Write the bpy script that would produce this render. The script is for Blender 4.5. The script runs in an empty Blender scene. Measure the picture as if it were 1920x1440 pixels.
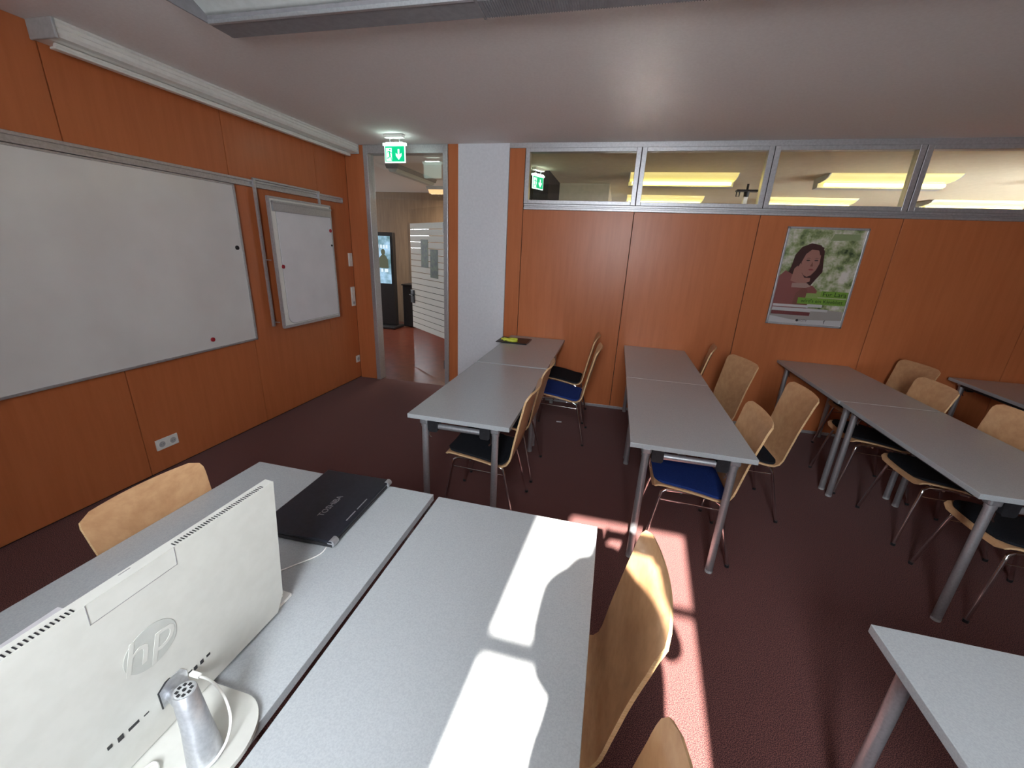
import bpy, bmesh, math, random
from mathutils import Vector, Matrix
random.seed(7)
PI = math.pi
C = bpy.context.scene.collection
scene = bpy.context.scene

# ------------------------------------------------------------------ camera
F, YAW, PITCH, ROLL, CAMZ = 762.1, -0.2289, -0.3207, 0.0462, 1.67
fw = Vector((math.sin(YAW)*math.cos(PITCH), math.cos(YAW)*math.cos(PITCH), math.sin(PITCH)))
rt = Vector((math.cos(YAW), -math.sin(YAW), 0)); up = rt.cross(fw)
rt, up = math.cos(ROLL)*rt + math.sin(ROLL)*up, -math.sin(ROLL)*rt + math.cos(ROLL)*up
cam = bpy.data.cameras.new('camera'); camo = bpy.data.objects.new('camera', cam); C.objects.link(camo)
M4 = Matrix((rt, up, -fw)).transposed().to_4x4(); M4.translation = (0, 0, CAMZ)
camo.matrix_world = M4
cam.sensor_width = 36; cam.lens = F/1920*36; cam.clip_start = 0.01; cam.clip_end = 200
scene.camera = camo

# ------------------------------------------------------------------ view, sky, sun
scene.view_settings.view_transform = 'Standard'; scene.view_settings.look = 'None'
scene.view_settings.gamma = 1; scene.view_settings.use_curve_mapping = False
scene.view_settings.exposure = 0.42
scene.cycles.blur_glossy = 0.05; scene.cycles.sample_clamp_indirect = 400
w = bpy.data.worlds.new('world'); scene.world = w; w.use_nodes = True
bg = w.node_tree.nodes['Background']; bg.inputs[0].default_value = (0.86, 0.93, 1.0, 1); bg.inputs[1].default_value = 42.0
sun = bpy.data.lights.new('sun', 'SUN'); suno = bpy.data.objects.new('sun', sun); C.objects.link(suno)
sun.energy = 36; sun.angle = math.radians(0.8); sun.color = (1.0, 0.94, 0.86)
sd = Vector((0.07, 1.0, -0.74)).normalized()
suno.rotation_euler = sd.to_track_quat('-Z', 'Y').to_euler()
def portal(name, loc, sx, sz):
    l = bpy.data.lights.new(name, 'AREA'); l.shape = 'RECTANGLE'; l.size = sx; l.size_y = sz
    l.cycles.is_portal = True
    o = bpy.data.objects.new(name, l); C.objects.link(o); o.location = loc; o.rotation_euler = (PI/2, 0, 0)
    o.rotation_euler = Vector((0, 1, 0)).to_track_quat('-Z', 'Y').to_euler()

# ------------------------------------------------------------------ materials
MATS = {}
def mat(name, col, rough=0.5, metal=0.0, spec=0.5, emit=None, estr=0, coat=0, sheen=0):
    m = bpy.data.materials.new(name); m.use_nodes = True
    b = m.node_tree.nodes['Principled BSDF']
    b.inputs['Base Color'].default_value = (*col, 1); b.inputs['Roughness'].default_value = rough
    b.inputs['Metallic'].default_value = metal; b.inputs['Specular IOR Level'].default_value = spec
    if coat: b.inputs['Coat Weight'].default_value = coat; b.inputs['Coat Roughness'].default_value = 0.15
    if sheen: b.inputs['Sheen Weight'].default_value = sheen
    if emit: b.inputs['Emission Color'].default_value = (*emit, 1); b.inputs['Emission Strength'].default_value = estr
    MATS[name] = m; return m
def noisy(m, c1, c2, scale=(1, 1, 1), nscale=5, detail=6, bump=0.0, lo=0.35, hi=0.65, bscale=None, coord='Object', rough=0.6):
    nt = m.node_tree; N = nt.nodes; L = nt.links; b = N['Principled BSDF']
    tc = N.new('ShaderNodeTexCoord'); mp = N.new('ShaderNodeMapping'); mp.inputs['Scale'].default_value = scale
    nz = N.new('ShaderNodeTexNoise'); nz.inputs['Scale'].default_value = nscale; nz.inputs['Detail'].default_value = detail
    nz.inputs['Roughness'].default_value = rough
    cr = N.new('ShaderNodeValToRGB'); cr.color_ramp.elements[0].position = lo; cr.color_ramp.elements[1].position = hi
    cr.color_ramp.elements[0].color = (*c1, 1); cr.color_ramp.elements[1].color = (*c2, 1)
    L.new(tc.outputs[coord], mp.inputs[0]); L.new(mp.outputs[0], nz.inputs['Vector']); L.new(nz.outputs['Fac'], cr.inputs[0])
    L.new(cr.outputs[0], b.inputs['Base Color'])
    if bump:
        bp = N.new('ShaderNodeBump'); bp.inputs['Strength'].default_value = bump; bp.inputs['Distance'].default_value = 0.002
        if bscale:
            n2 = N.new('ShaderNodeTexNoise'); n2.inputs['Scale'].default_value = bscale; n2.inputs['Detail'].default_value = 3
            L.new(tc.outputs[coord], n2.inputs['Vector']); L.new(n2.outputs['Fac'], bp.inputs['Height'])
        else: L.new(nz.outputs['Fac'], bp.inputs['Height'])
        L.new(bp.outputs[0], b.inputs['Normal'])
    return m
def glass(name, tint=(0.93, 0.96, 0.95), refl=0.08, grz=0.6):
    m = bpy.data.materials.new(name); m.use_nodes = True; nt = m.node_tree; N = nt.nodes; N.clear()
    o = N.new('ShaderNodeOutputMaterial'); mx = N.new('ShaderNodeMixShader'); t = N.new('ShaderNodeBsdfTransparent'); g = N.new('ShaderNodeBsdfGlossy')
    t.inputs[0].default_value = (*tint, 1); g.inputs['Roughness'].default_value = 0.02
    lw = N.new('ShaderNodeLayerWeight'); lw.inputs['Blend'].default_value = 0.5
    pw = N.new('ShaderNodeMath'); pw.operation = 'POWER'; pw.inputs[1].default_value = 5.0
    ad = N.new('ShaderNodeMath'); ad.operation = 'MULTIPLY_ADD'; ad.inputs[1].default_value = grz; ad.inputs[2].default_value = refl; ad.use_clamp = True
    nt.links.new(lw.outputs['Facing'], pw.inputs[0]); nt.links.new(pw.outputs[0], ad.inputs[0]); nt.links.new(ad.outputs[0], mx.inputs[0])
    nt.links.new(t.outputs[0], mx.inputs[1]); nt.links.new(g.outputs[0], mx.inputs[2]); nt.links.new(mx.outputs[0], o.inputs[0])
    MATS[name] = m; return m
def translucent(name, col, transp=0.0, mixt=0.5):
    m = bpy.data.materials.new(name); m.use_nodes = True; nt = m.node_tree; N = nt.nodes; N.clear()
    o = N.new('ShaderNodeOutputMaterial'); a = N.new('ShaderNodeMixShader'); d = N.new('ShaderNodeBsdfDiffuse'); t = N.new('ShaderNodeBsdfTranslucent')
    d.inputs[0].default_value = (*col, 1); t.inputs[0].default_value = (*col, 1); a.inputs[0].default_value = mixt
    nt.links.new(d.outputs[0], a.inputs[1]); nt.links.new(t.outputs[0], a.inputs[2])
    b = N.new('ShaderNodeMixShader'); tr = N.new('ShaderNodeBsdfTransparent'); b.inputs[0].default_value = transp
    nt.links.new(a.outputs[0], b.inputs[1]); nt.links.new(tr.outputs[0], b.inputs[2]); nt.links.new(b.outputs[0], o.inputs[0])
    MATS[name] = m; return m

m_wood = noisy(mat('panel_wood', (0.5, 0.2, 0.08), 0.34, spec=0.32), (0.49, 0.148, 0.052), (0.54, 0.168, 0.061), (9, 9, 0.7), 3.0, 4, coord='Object')
m_ceil = noisy(mat('ceiling_paint', (0.6, 0.57, 0.55), 0.9), (0.80, 0.755, 0.735), (0.84, 0.80, 0.78), (1, 1, 1), 60, 3, bump=0.15)
m_white = noisy(mat('plaster', (0.72, 0.72, 0.74), 0.85), (0.70, 0.70, 0.73), (0.75, 0.75, 0.78), (1, 1, 1), 40, 3, bump=0.1)
m_carpet = noisy(mat('carpet', (0.1, 0.03, 0.04), 0.97, spec=0.1, sheen=0.1), (0.050, 0.022, 0.026), (0.265, 0.108, 0.092), (1, 1, 1), 330, 2, bump=0.25, lo=0.46, hi=0.57)
m_hall = noisy(mat('hall_floor', (0.12, 0.03, 0.02), 0.3), (0.10, 0.028, 0.018), (0.16, 0.045, 0.028), (1, 1, 1), 8, 4)
m_table = noisy(mat('table_laminate', (0.4, 0.42, 0.43), 0.25, spec=0.8), (0.375, 0.395, 0.405), (0.43, 0.45, 0.46), (1, 1, 1), 260, 2)
m_tedge = noisy(mat('table_edge', (0.45, 0.46, 0.46), 0.5), (0.42, 0.44, 0.45), (0.47, 0.48, 0.49), (1, 1, 1), 90, 2)
m_beech = noisy(mat('beech_ply', (0.6, 0.34, 0.15), 0.38, spec=0.4), (0.52, 0.285, 0.140), (0.62, 0.365, 0.19), (10, 2.2, 1.2), 9, 6)
m_plyedge = noisy(mat('ply_edge', (0.7, 0.45, 0.22), 0.5), (0.58, 0.34, 0.15), (0.80, 0.56, 0.32), (1, 1, 90), 12, 2)
m_black = noisy(mat('black_fabric', (0.01, 0.011, 0.014), 0.95, spec=0.15), (0.008, 0.009, 0.012), (0.022, 0.024, 0.03), (1, 1, 1), 300, 2, bump=0.5)
m_blue = noisy(mat('blue_fabric', (0.01, 0.03, 0.16), 0.95, spec=0.15), (0.010, 0.028, 0.15), (0.022, 0.055, 0.25), (1, 1, 1), 300, 2, bump=0.5)
m_chrome = noisy(mat('chrome', (0.8, 0.8, 0.8), 0.12, 1.0), (0.78, 0.78, 0.79), (0.86, 0.86, 0.86), (1, 1, 1), 20, 2)
m_silver = noisy(mat('silver_paint', (0.5, 0.5, 0.52), 0.38, 0.75), (0.46, 0.47, 0.49), (0.54, 0.55, 0.57), (1, 1, 1), 120, 2)
m_alu = noisy(mat('aluminium', (0.5, 0.5, 0.5), 0.4, 0.6), (0.46, 0.45, 0.46), (0.54, 0.53, 0.54), (1, 1, 1), 60, 2)
m_blackpl = noisy(mat('black_plastic', (0.015, 0.015, 0.017), 0.45), (0.012, 0.012, 0.014), (0.02, 0.02, 0.023), (1, 1, 1), 60, 2)
m_board = noisy(mat('whiteboard_enamel', (0.75, 0.74, 0.72), 0.22, spec=0.6), (0.70, 0.68, 0.66), (0.76, 0.75, 0.73), (1, 1, 1), 2, 3)
m_paper = noisy(mat('paper', (0.8, 0.79, 0.8), 0.8), (0.76, 0.75, 0.77), (0.82, 0.81, 0.83), (1, 1, 1), 3, 3)
m_whitepl = noisy(mat('white_plastic', (0.8, 0.79, 0.75), 0.4), (0.78, 0.775, 0.73), (0.83, 0.825, 0.78), (1, 1, 1), 30, 2)
m_monitor = noisy(mat('computer_white', (0.5, 0.49, 0.45), 0.4), (0.52, 0.515, 0.47), (0.55, 0.545, 0.50), (1, 1, 1), 30, 2)
m_greypl = noisy(mat('grey_plastic', (0.45, 0.46, 0.46), 0.5), (0.42, 0.43, 0.43), (0.48, 0.49, 0.49), (1, 1, 1), 40, 2)
m_logo = noisy(mat('logo_grey', (0.42, 0.42, 0.39), 0.25, spec=0.5), (0.43, 0.435, 0.40), (0.46, 0.465, 0.43), (1, 1, 1), 40, 2)
m_red = noisy(mat('red_plastic', (0.35, 0.01, 0.02), 0.4), (0.33, 0.01, 0.02), (0.4, 0.015, 0.03), (1, 1, 1), 40, 2)
m_dark = noisy(mat('dark_gap', (0.02, 0.012, 0.01), 0.9), (0.015, 0.01, 0.009), (0.025, 0.015, 0.012), (1, 1, 1), 40, 2)
m_lap = noisy(mat('laptop_lid', (0.012, 0.014, 0.02), 0.28, spec=0.5), (0.010, 0.012, 0.018), (0.016, 0.018, 0.026), (1, 1, 1), 80, 2)
m_yellow = noisy(mat('yellow_tape', (0.65, 0.7, 0.05), 0.5), (0.6, 0.64, 0.04), (0.75, 0.8, 0.1), (1, 1, 1), 60, 2)
m_green = mat('exit_green', (0.0, 0.35, 0.15), 0.4, emit=(0.0, 0.42, 0.17), estr=1.0)
m_exitw = mat('exit_white', (0.8, 0.95, 0.9), 0.4, emit=(0.72, 1.0, 0.92), estr=1.3)
m_led = mat('led', (1, 1, 1), 0.4, emit=(0.8, 1.0, 0.95), estr=14)
m_lampw = noisy(mat('lamp_enamel', (0.5, 0.52, 0.5), 0.5), (0.48, 0.50, 0.48), (0.54, 0.56, 0.54), (1, 1, 1), 30, 2)
m_lampd = noisy(mat('lamp_grey', (0.2, 0.19, 0.2), 0.5), (0.19, 0.18, 0.19), (0.23, 0.22, 0.23), (1, 1, 1), 30, 2)
m_tube = mat('lit_tube', (1, 1, 1), 0.5, emit=(1.0, 0.78, 0.16), estr=6.0)
m_lwing = mat('glowing_wing_reflector', (.6, .55, .35), .5, emit=(1.0, .80, .22), estr=.62)  # reflector given its own glow, standing in for tube light falling on it
m_bulb = mat('lit_bulb', (1, 1, 1), 0.5, emit=(1.0, 0.55, 0.2), estr=6.0)
m_bwall = noisy(mat('back_room_plaster', (0.55, 0.48, 0.33), 0.9), (0.52, 0.46, 0.33), (0.57, 0.5, 0.36), (1, 1, 1), 20, 2)
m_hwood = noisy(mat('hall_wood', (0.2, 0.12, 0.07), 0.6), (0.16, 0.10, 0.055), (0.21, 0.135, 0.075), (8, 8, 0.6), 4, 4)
m_glass = glass('clear_glass')
m_leaf = glass('door_leaf_glass', (0.93, 0.94, 0.95), 0.03, 0.15)
m_bceil = noisy(mat('back_room_ceiling', (0.5, 0.45, 0.33), 0.9), (0.66, 0.59, 0.43), (0.71, 0.64, 0.47), (1, 1, 1), 20, 2)
m_glass2 = glass('transom_glass', (0.95, 0.95, 0.93), 0.03)
m_film = translucent('frosted_film', (0.90, 0.92, 0.90), 0.04, 0.4)
m_blind = translucent('roller_cloth', (0.05, 0.048, 0.045), 0.0, 0.35)
m_green_paper = noisy(mat('notice_paper', (0.05, 0.07, 0.03), 0.6), (0.02, 0.025, 0.02), (0.07, 0.10, 0.03), (1, 1, 1), 18, 3)

# ------------------------------------------------------------------ mesh helpers
class MB:
    def __init__(s): s.v = []; s.f = []; s.mi = []; s.sm = []
    def add(s, vs, fs, mi=0, smooth=False, mtx=None):
        k = len(s.v)
        s.v += [tuple(mtx @ Vector(p)) if mtx else tuple(p) for p in vs]
        s.f += [tuple(i+k for i in f) for f in fs]; s.mi += [mi]*len(fs); s.sm += [smooth]*len(fs); return s
    def box(s, x0, x1, y0, y1, z0, z1, bev=0.0, mi=0, mtx=None):
        x0, x1 = min(x0, x1), max(x0, x1); y0, y1 = min(y0, y1), max(y0, y1); z0, z1 = min(z0, z1), max(z0, z1)
        if bev <= 0:
            v = [(x, y, z) for z in (z0, z1) for y in (y0, y1) for x in (x0, x1)]
            return s.add(v, [(0, 2, 3, 1), (4, 5, 7, 6), (0, 1, 5, 4), (2, 6, 7, 3), (0, 4, 6, 2), (1, 3, 7, 5)], mi, False, mtx)
        bm = bmesh.new(); bmesh.ops.create_cube(bm, size=1)
        for q in bm.verts: q.co = Vector(((x0+x1)/2+q.co.x*(x1-x0), (y0+y1)/2+q.co.y*(y1-y0), (z0+z1)/2+q.co.z*(z1-z0)))
        bmesh.ops.bevel(bm, geom=bm.edges[:], offset=min(bev, .45*min(x1-x0, y1-y0, z1-z0)), segments=2, affect='EDGES', profile=0.5)
        bm.verts.index_update()
        s.add([q.co.copy() for q in bm.verts], [tuple(q.index for q in f.verts) for f in bm.faces], mi, False, mtx); bm.free(); return s
    def tube(s, pts, r, n=10, mi=0, caps=True, mtx=None):
        pts = [Vector(p) for p in pts]; rs = r if isinstance(r, (list, tuple)) else [r]*len(pts)
        vs = []; prev = None
        for i, p in enumerate(pts):
            d = (pts[min(i+1, len(pts)-1)]-pts[max(i-1, 0)]).normalized()
            a = prev if prev is not None else (Vector((0, 0, 1)) if abs(d.z) < .9 else Vector((1, 0, 0)))
            a = (a-d*a.dot(d)).normalized(); b = d.cross(a); prev = a
            for k in range(n):
                t = 2*PI*k/n; vs.append(p+(a*math.cos(t)+b*math.sin(t))*rs[i])
        fs = [(i*n+k, i*n+(k+1) % n, (i+1)*n+(k+1) % n, (i+1)*n+k) for i in range(len(pts)-1) for k in range(n)]
        s.add(vs, fs, mi, True, mtx)
        if caps:
            m = len(pts)-1
            s.add([vs[k] for k in range(n)], [tuple(reversed(range(n)))], mi, False, mtx)
            s.add([vs[m*n+k] for k in range(n)], [tuple(range(n))], mi, False, mtx)
        return s
    def prism(s, poly, axis, a0, a1, mi=0, mtx=None, smooth=False):
        # poly: 2D points in the two other axes (order x,y,z without axis)
        def P(q, a):
            return {'x': (a, q[0], q[1]), 'y': (q[0], a, q[1]), 'z': (q[0], q[1], a)}[axis]
        n = len(poly); vs = [P(q, a0) for q in poly]+[P(q, a1) for q in poly]
        fs = [(k, (k+1) % n, n+(k+1) % n, n+k) for k in range(n)]
        s.add(vs, fs, mi, smooth, mtx)
        s.add(vs[:n], [tuple(reversed(range(n)))], mi, False, mtx); s.add(vs[n:], [tuple(range(n))], mi, False, mtx)
        return s
    def mesh(s, name, mats):
        me = bpy.data.meshes.new(name); me.from_pydata(s.v, [], s.f); me.update()
        for m in (mats if isinstance(mats, (list, tuple)) else [mats]): me.materials.append(m)
        for p, mi, sm in zip(me.polygons, s.mi, s.sm): p.material_index = mi; p.use_smooth = sm
        bm = bmesh.new(); bm.from_mesh(me); bmesh.ops.recalc_face_normals(bm, faces=bm.faces); bm.to_mesh(me); bm.free()
        return me
    def build(s, name, mats, parent=None, loc=None, rotz=0):
        return link(name, s.mesh(name, mats), parent, loc, rotz)
def link(name, me, parent=None, loc=None, rotz=0):
    o = bpy.data.objects.new(name, me); C.objects.link(o)
    if parent: o.parent = parent
    if loc: o.location = loc
    if rotz: o.rotation_euler = (0, 0, rotz)
    return o
def tag(o, label=None, cat=None, group=None, kind=None):
    if label: o['label'] = label
    if cat: o['category'] = cat
    if group: o['group'] = group
    if kind: o['kind'] = kind
    return o
def thing(name, label, cat, loc=(0, 0, 0), rotz=0, group=None):
    return tag(link(name, None, None, loc, rotz), label, cat, group)
def struct(name, loc=None):
    o = link(name, None, None, loc); o['kind'] = 'structure'; return o
def text(name, s, size, mtx, m, parent, ext=0.0004, align='CENTER'):
    cu = bpy.data.curves.new(name, 'FONT'); cu.body = s; cu.size = size; cu.extrude = ext; cu.align_x = align; cu.align_y = 'CENTER'
    cu.resolution_u = 3
    tmp = bpy.data.objects.new(name+'_tmp', cu); C.objects.link(tmp)
    bpy.context.view_layer.update()
    me = bpy.data.meshes.new_from_object(tmp.evaluated_get(bpy.context.evaluated_depsgraph_get()))
    bpy.data.objects.remove(tmp); me.materials.clear(); me.materials.append(m)
    me.transform(mtx)
    return link(name, me, parent)
def circ(cx, cy, r, n=16, a0=0, a1=2*PI, ry=None):
    ry = ry or r; full = abs(a1-a0) > 6.28
    return [(cx+r*math.cos(a0+(a1-a0)*k/(n if full else n-1)), cy+ry*math.sin(a0+(a1-a0)*k/(n if full else n-1))) for k in range(n)]
def copy_tree(o, parent=None):
    c = o.copy(); C.objects.link(c)
    if parent: c.parent = parent
    for ch in list(o.children): copy_tree(ch, c)
    return c

W = 4.465; LX = -3.06; CZ = 2.67; YF = -0.95; RX = 5.6; T = 0.74

# ================================================================== room shell
fl = MB().box(LX-.1, RX+.1, YF-.2, W+.05, -.1, 0).build('floor', m_carpet); fl['kind'] = 'structure'
MB().box(LX-.1, RX+.1, YF-.2, W+.06, CZ, CZ+.15).build('ceiling', m_ceil)['kind'] = 'structure'
# left wall: backing and panels
wl = struct('wall_left')
MB().box(LX-.15, LX-.014, YF-.2, W+.1, 0, CZ).build('backing', m_dark, wl)
ys = [-1.0, -.2, .84, 1.885, 2.925, 3.955, W]
for a, b in zip(ys[:-1], ys[1:]):
    MB().box(LX-.016, LX, a+.003, b-.003, .012, CZ-.002, .0015).build('panel', m_wood, wl)
# right wall
wr = struct('wall_right')
MB().box(RX+.014, RX+.15, YF-.2, W+.1, 0, CZ).build('backing', m_dark, wr)
for k in range(5):
    a = YF+k*1.085
    MB().box(RX, RX+.016, a+.003, a+1.082, .012, CZ-.002, .0015).build('panel', m_wood, wr)
# back wall
wb = struct('wall_back')
SX = [-1.008, .108, 1.232, 2.353, 3.478, 4.6, RX]
MB().box(-1.17, RX+.1, W+.014, W+.11, 0, 2.06).build('backing', m_dark, wb)
MB().box(-1.17, -1.011, W, W+.016, .03, CZ-.045, .0015).build('panel', m_wood, wb)
MB().box(-1.17, -1.011, W+.014, W+.11, 2.06, CZ).build('backing', m_dark, wb)
for a, b in zip(SX[:-1], SX[1:]):
    MB().box(a+.003, b-.003, W, W+.016, .03, 2.062, .0015).build('panel', m_wood, wb)
MB().box(-1.836, -1.725, W, W+.11, .0, CZ-.0, .002).build('panel', m_wood, wb)
MB().box(-3.06, -2.826, W, W+.11, .0, CZ-.0, .002).build('panel', m_wood, wb)
MB().box(-1.722, -1.173, W-.012, W+.3, 0, CZ, .004).build('column', m_white, wb)
tr = struct('trim_1')
g = MB().box(-1.172, RX, W-.012, W+.1, CZ-.045, CZ-.0, .002); g.build('top_rail', m_alu, tr)
MB().box(-1.0, RX, W-.02, W+.02, 2.098, 2.118, .003).box(-1.0, RX, W-.008, W+.02, 2.084, 2.099).box(-1.0, RX, W-.022, W+.02, 2.062, 2.086, .004).build('sill_rail', m_alu, tr)
MB().box(-1.172, RX, W-.006, W+.002, 0.0, .03, .001).build('baseboard_back', m_alu)['kind'] = 'structure'
# front wall (behind the camera) with clerestory windows
wf = struct('wall_front')
Wd = [(-2.75, -2.05), (-1.93, -1.23), (-1.13, -.43), (-.325, .375), (.50, 1.20), (1.32, 2.02)]
ZB, ZT = 1.30, 2.47
MB().box(LX-.1, RX+.1, YF-.05, YF, 0, ZB).build('wall_base', m_white, wf)
MB().box(LX-.1, RX+.1, YF-.05, YF, ZT, CZ).build('wall_head', m_white, wf)
xs = [LX-.1]+[v for q in Wd for v in q]+[RX+.1]
for a, b in zip(xs[0::2], xs[1::2]):
    MB().box(a, b, YF-.05, YF, ZB, ZT).build('wall_pier', m_white, wf)
m_rev = noisy(mat('facade_render', (.3, .28, .26), .9), (.28, .26, .24), (.34, .32, .3), (1, 1, 1), 20, 2)
for a, b in ((-1.3, -.350), (.377, 1.5)): MB().box(a, b, YF-.42, YF-.051, 1.1, 2.9).build('side_light_baffle', m_rev, wf)  # unseen wall depth added beside the open window to cut sideways daylight
MB().box(-.350, .377, YF-.42, YF-.051, 1.0, ZB).build('facade_sill', m_rev, wf)
for i, (a, b) in enumerate(Wd):
    wn = struct('window_%d' % (i+5))
    h = MB()
    for q in ((a, a+.03, ZB, ZT), (b-.03, b, ZB, ZT), (a, b, ZB, ZB+.03), (a, b, ZT-.03, ZT), (a, b, 1.965, 2.005)):
        h.box(q[0], q[1], YF-.045, YF-.005, q[2], q[3])
    if i != 3: h.build('window_frame', m_alu, wn)
    else:
        h = MB()
        for q in ((a-.03, a, ZB, ZT), (b, b+.03, ZB, ZT), (a, b, ZT, ZT+.03), (a, b, 1.970, 2.004)): h.box(q[0], q[1], YF-.02, YF+.005, q[2], q[3])
        h.build('window_frame', m_alu, wn)
    if i != 3:
        MB().box(a-.03, b+.03, YF+.004, YF+.006, ZB-.05, ZT+.03).build('roller_blind', m_blind, wn)
pl = bpy.data.lights.new('hall_fill_portal', 'AREA'); pl.shape = 'RECTANGLE'; pl.size = .6; pl.size_y = 1.2; pl.cycles.is_portal = True  # portal for the added, unseen opening at the hall's far end
po = bpy.data.objects.new('hall_fill_portal', pl); C.objects.link(po); po.location = (-8.32, 6.6, 1.8); po.rotation_euler = (0, -PI/2, 0)
portal('window_portal', (.025, YF-.43, (ZB+ZT)/2+.1), .74, ZT-ZB+.3)

# transom windows in the back wall
for i in range(5):
    a, b = SX[i], SX[i+1]
    wn = struct('window_%d' % (i+1) if i < 4 else 'window_11')
    z0, z1 = 2.120, 2.627; fwid = .047; h = MB()
    for q in ((a+.003, a+fwid, z0, z1), (b-fwid, b-.003, z0, z1)): h.box(q[0], q[1], W-.008, W+.07, q[2], q[3], .003)
    for q in ((a+fwid, b-fwid, z0, z0+.036), (a+fwid, b-fwid, z1-.036, z1)): h.box(q[0], q[1], W-.007, W+.07, q[2], q[3], .003)
    h.build('window_frame', m_alu, wn)
    MB().box(a+fwid-.002, b-fwid+.002, W+.03, W+.036, z0+.03, z1-.03).build('pane', m_glass2, wn)
    MB().box(a-.003, a+.003, W+.0, W+.07, z0, z1).build('gap_strip', m_dark, wn)

# ================================================================== door opening, glass door, hall
dr = struct('door_1')
MB().box(-2.826, -2.772, W-.015, W+.11, 0, CZ-.002, .004).build('door_jamb', m_alu, dr)
MB().box(-1.892, -1.838, W-.015, W+.11, 0, CZ-.002, .004).build('door_jamb', m_alu, dr)
MB().box(-2.772, -1.892, W-.014, W+.109, 2.585, 2.668, .003).build('door_head', m_alu, dr)
MB().box(-2.772, -1.892, W+.05, W+.058, 2.14, 2.585).build('pane', m_glass, dr)
hx, hy = -1.905, 4.555; ex, ey = -2.636, 5.13
dang = math.atan2(ey-hy, ex-hx); dl = math.hypot(ex-hx, ey-hy)
DM = Matrix.Translation((hx, hy, 0)) @ Matrix.Rotation(dang, 4, 'Z')      # local x along the leaf, -y... faces
leaf = MB().box(0.0, dl, -.004, .004, .012, 2.09, mtx=DM).build('door_leaf', m_leaf, dr)
n = 18; z0, z1 = .585, 1.925; st = (z1-z0)/n
fm = MB().box(.012, dl-.005, -.0015, .0015, .003, st-.004).mesh('film_strip', m_film)
side = .0065                                                               # the face turned to the room
for k in range(n):
    o = link('film_strip', fm, leaf); o.matrix_local = DM @ Matrix.Translation((0, side, z0+k*st))
MB().box(.43, .62, side+.002, side+.004, 1.40, 1.73, mtx=DM).build('notice', m_green_paper, leaf)
MB().box(.18, .375, side+.002, side+.004, 1.29, 1.62, mtx=DM).build('notice', m_green_paper, leaf)
MB().box(dl-.085, dl+.004, -.022, .026, .92, 1.09, .006, mtx=DM).tube([(dl-.04, .02, 1.03), (dl-.04, .06, 1.03), (dl-.15, .062, 1.03)], .009, mtx=DM).build('door_handle', m_blackpl, dr)
for z in (1.86, .26):
    MB().box(-.02, .045, -.014, .02, z-.055, z+.055, .006, mtx=DM).build('hinge', m_blackpl, dr)
# hall
MB().box(-8.2, -1.5, W+.05, 10.2, -.1, 0).build('floor', m_hall)['kind'] = 'structure'
MB().box(-8.2, -1.5, W+.06, 12.2, CZ, CZ+.15).build('ceiling', m_ceil)['kind'] = 'structure'
MB().box(-1.5, RX+1.5, W+.06, 12.2, CZ, CZ+.15).build('ceiling', m_bceil)['kind'] = 'structure'
wh = struct('wall_hall')
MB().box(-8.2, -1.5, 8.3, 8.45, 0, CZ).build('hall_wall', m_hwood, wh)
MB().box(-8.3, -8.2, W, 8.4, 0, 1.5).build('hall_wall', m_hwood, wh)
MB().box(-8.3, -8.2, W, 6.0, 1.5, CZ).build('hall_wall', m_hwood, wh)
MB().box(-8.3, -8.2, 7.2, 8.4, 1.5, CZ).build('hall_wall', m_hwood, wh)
MB().box(-8.3, -8.2, 6.0, 7.2, 2.1, CZ).build('hall_wall', m_hwood, wh)  # gap left in this wall: unseen opening added so daylight brightens the door film
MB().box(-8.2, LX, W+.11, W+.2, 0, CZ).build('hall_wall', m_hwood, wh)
MB().box(-4.28, -3.2, 8.27, 8.3, 1.0, 2.06, .004).build('panel', m_hwood, wh)
MB().box(-4.28, -3.2, 8.27, 8.3, 2.07, 2.1, .004).build('panel', m_hwood, wh)
MB().box(-1.55, -1.42, W+.3, 8.4, 0, CZ).build('hall_wall', m_bwall, wh)
# low dark bench by the kiosk
t = thing('low_cabinet', 'black low cabinet against the hall wall beside the display totem', 'cabinet', (-3.6, 8.0, 0))
MB().box(-.62, .6, -.22, .25, .02, .86, .01).build('body', m_blackpl, t); MB().box(-.64, .62, -.24, .26, .86, .885, .004).build('top', m_blackpl, t)
# kiosk totem
t = thing('display_totem', 'tall black advertising totem with a lit portrait screen beyond the doorway', 'display', (-4.48, 7.6, 0), 0)
MB().box(-.215, .215, -.05, .06, .06, 1.87, .015).build('body', m_blackpl, t)
MB().box(-.26, .26, -.2, .2, 0, .06, .02).build('foot', m_blackpl, t)
m_scr = mat('screen_light', (0, 0, 0), 0.2); nt = m_scr.node_tree
tc = nt.nodes.new('ShaderNodeTexCoord'); nz = nt.nodes.new('ShaderNodeTexNoise'); nz.inputs['Scale'].default_value = 5.5; nz.inputs['Detail'].default_value = 5
cr = nt.nodes.new('ShaderNodeValToRGB'); e = cr.color_ramp.elements; e[0].position = .38; e[0].color = (.10, .20, .22, 1); e[1].position = .6; e[1].color = (.36, .56, .74, 1)
nt.links.new(tc.outputs['Object'], nz.inputs['Vector']); nt.links.new(nz.outputs['Fac'], cr.inputs[0])
nt.links.new(cr.outputs[0], nt.nodes['Principled BSDF'].inputs['Emission Color']); nt.nodes['Principled BSDF'].inputs['Emission Strength'].default_value = 0.9
sc = MB().box(-.155, .155, -.058, -.05, .9, 1.8).build('screen', m_scr, t)
m_scrw = mat('screen_white', (0, 0, 0), .3, emit=(.75, .88, 1), estr=.8); m_scrd = mat('screen_olive', (0, 0, 0), .3, emit=(.10, .11, .07), estr=.7)
VX = Matrix.Rotation(PI/2, 4, 'X')
def onface(x, y, z): return Matrix.Translation((x, y, z)) @ VX
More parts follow.
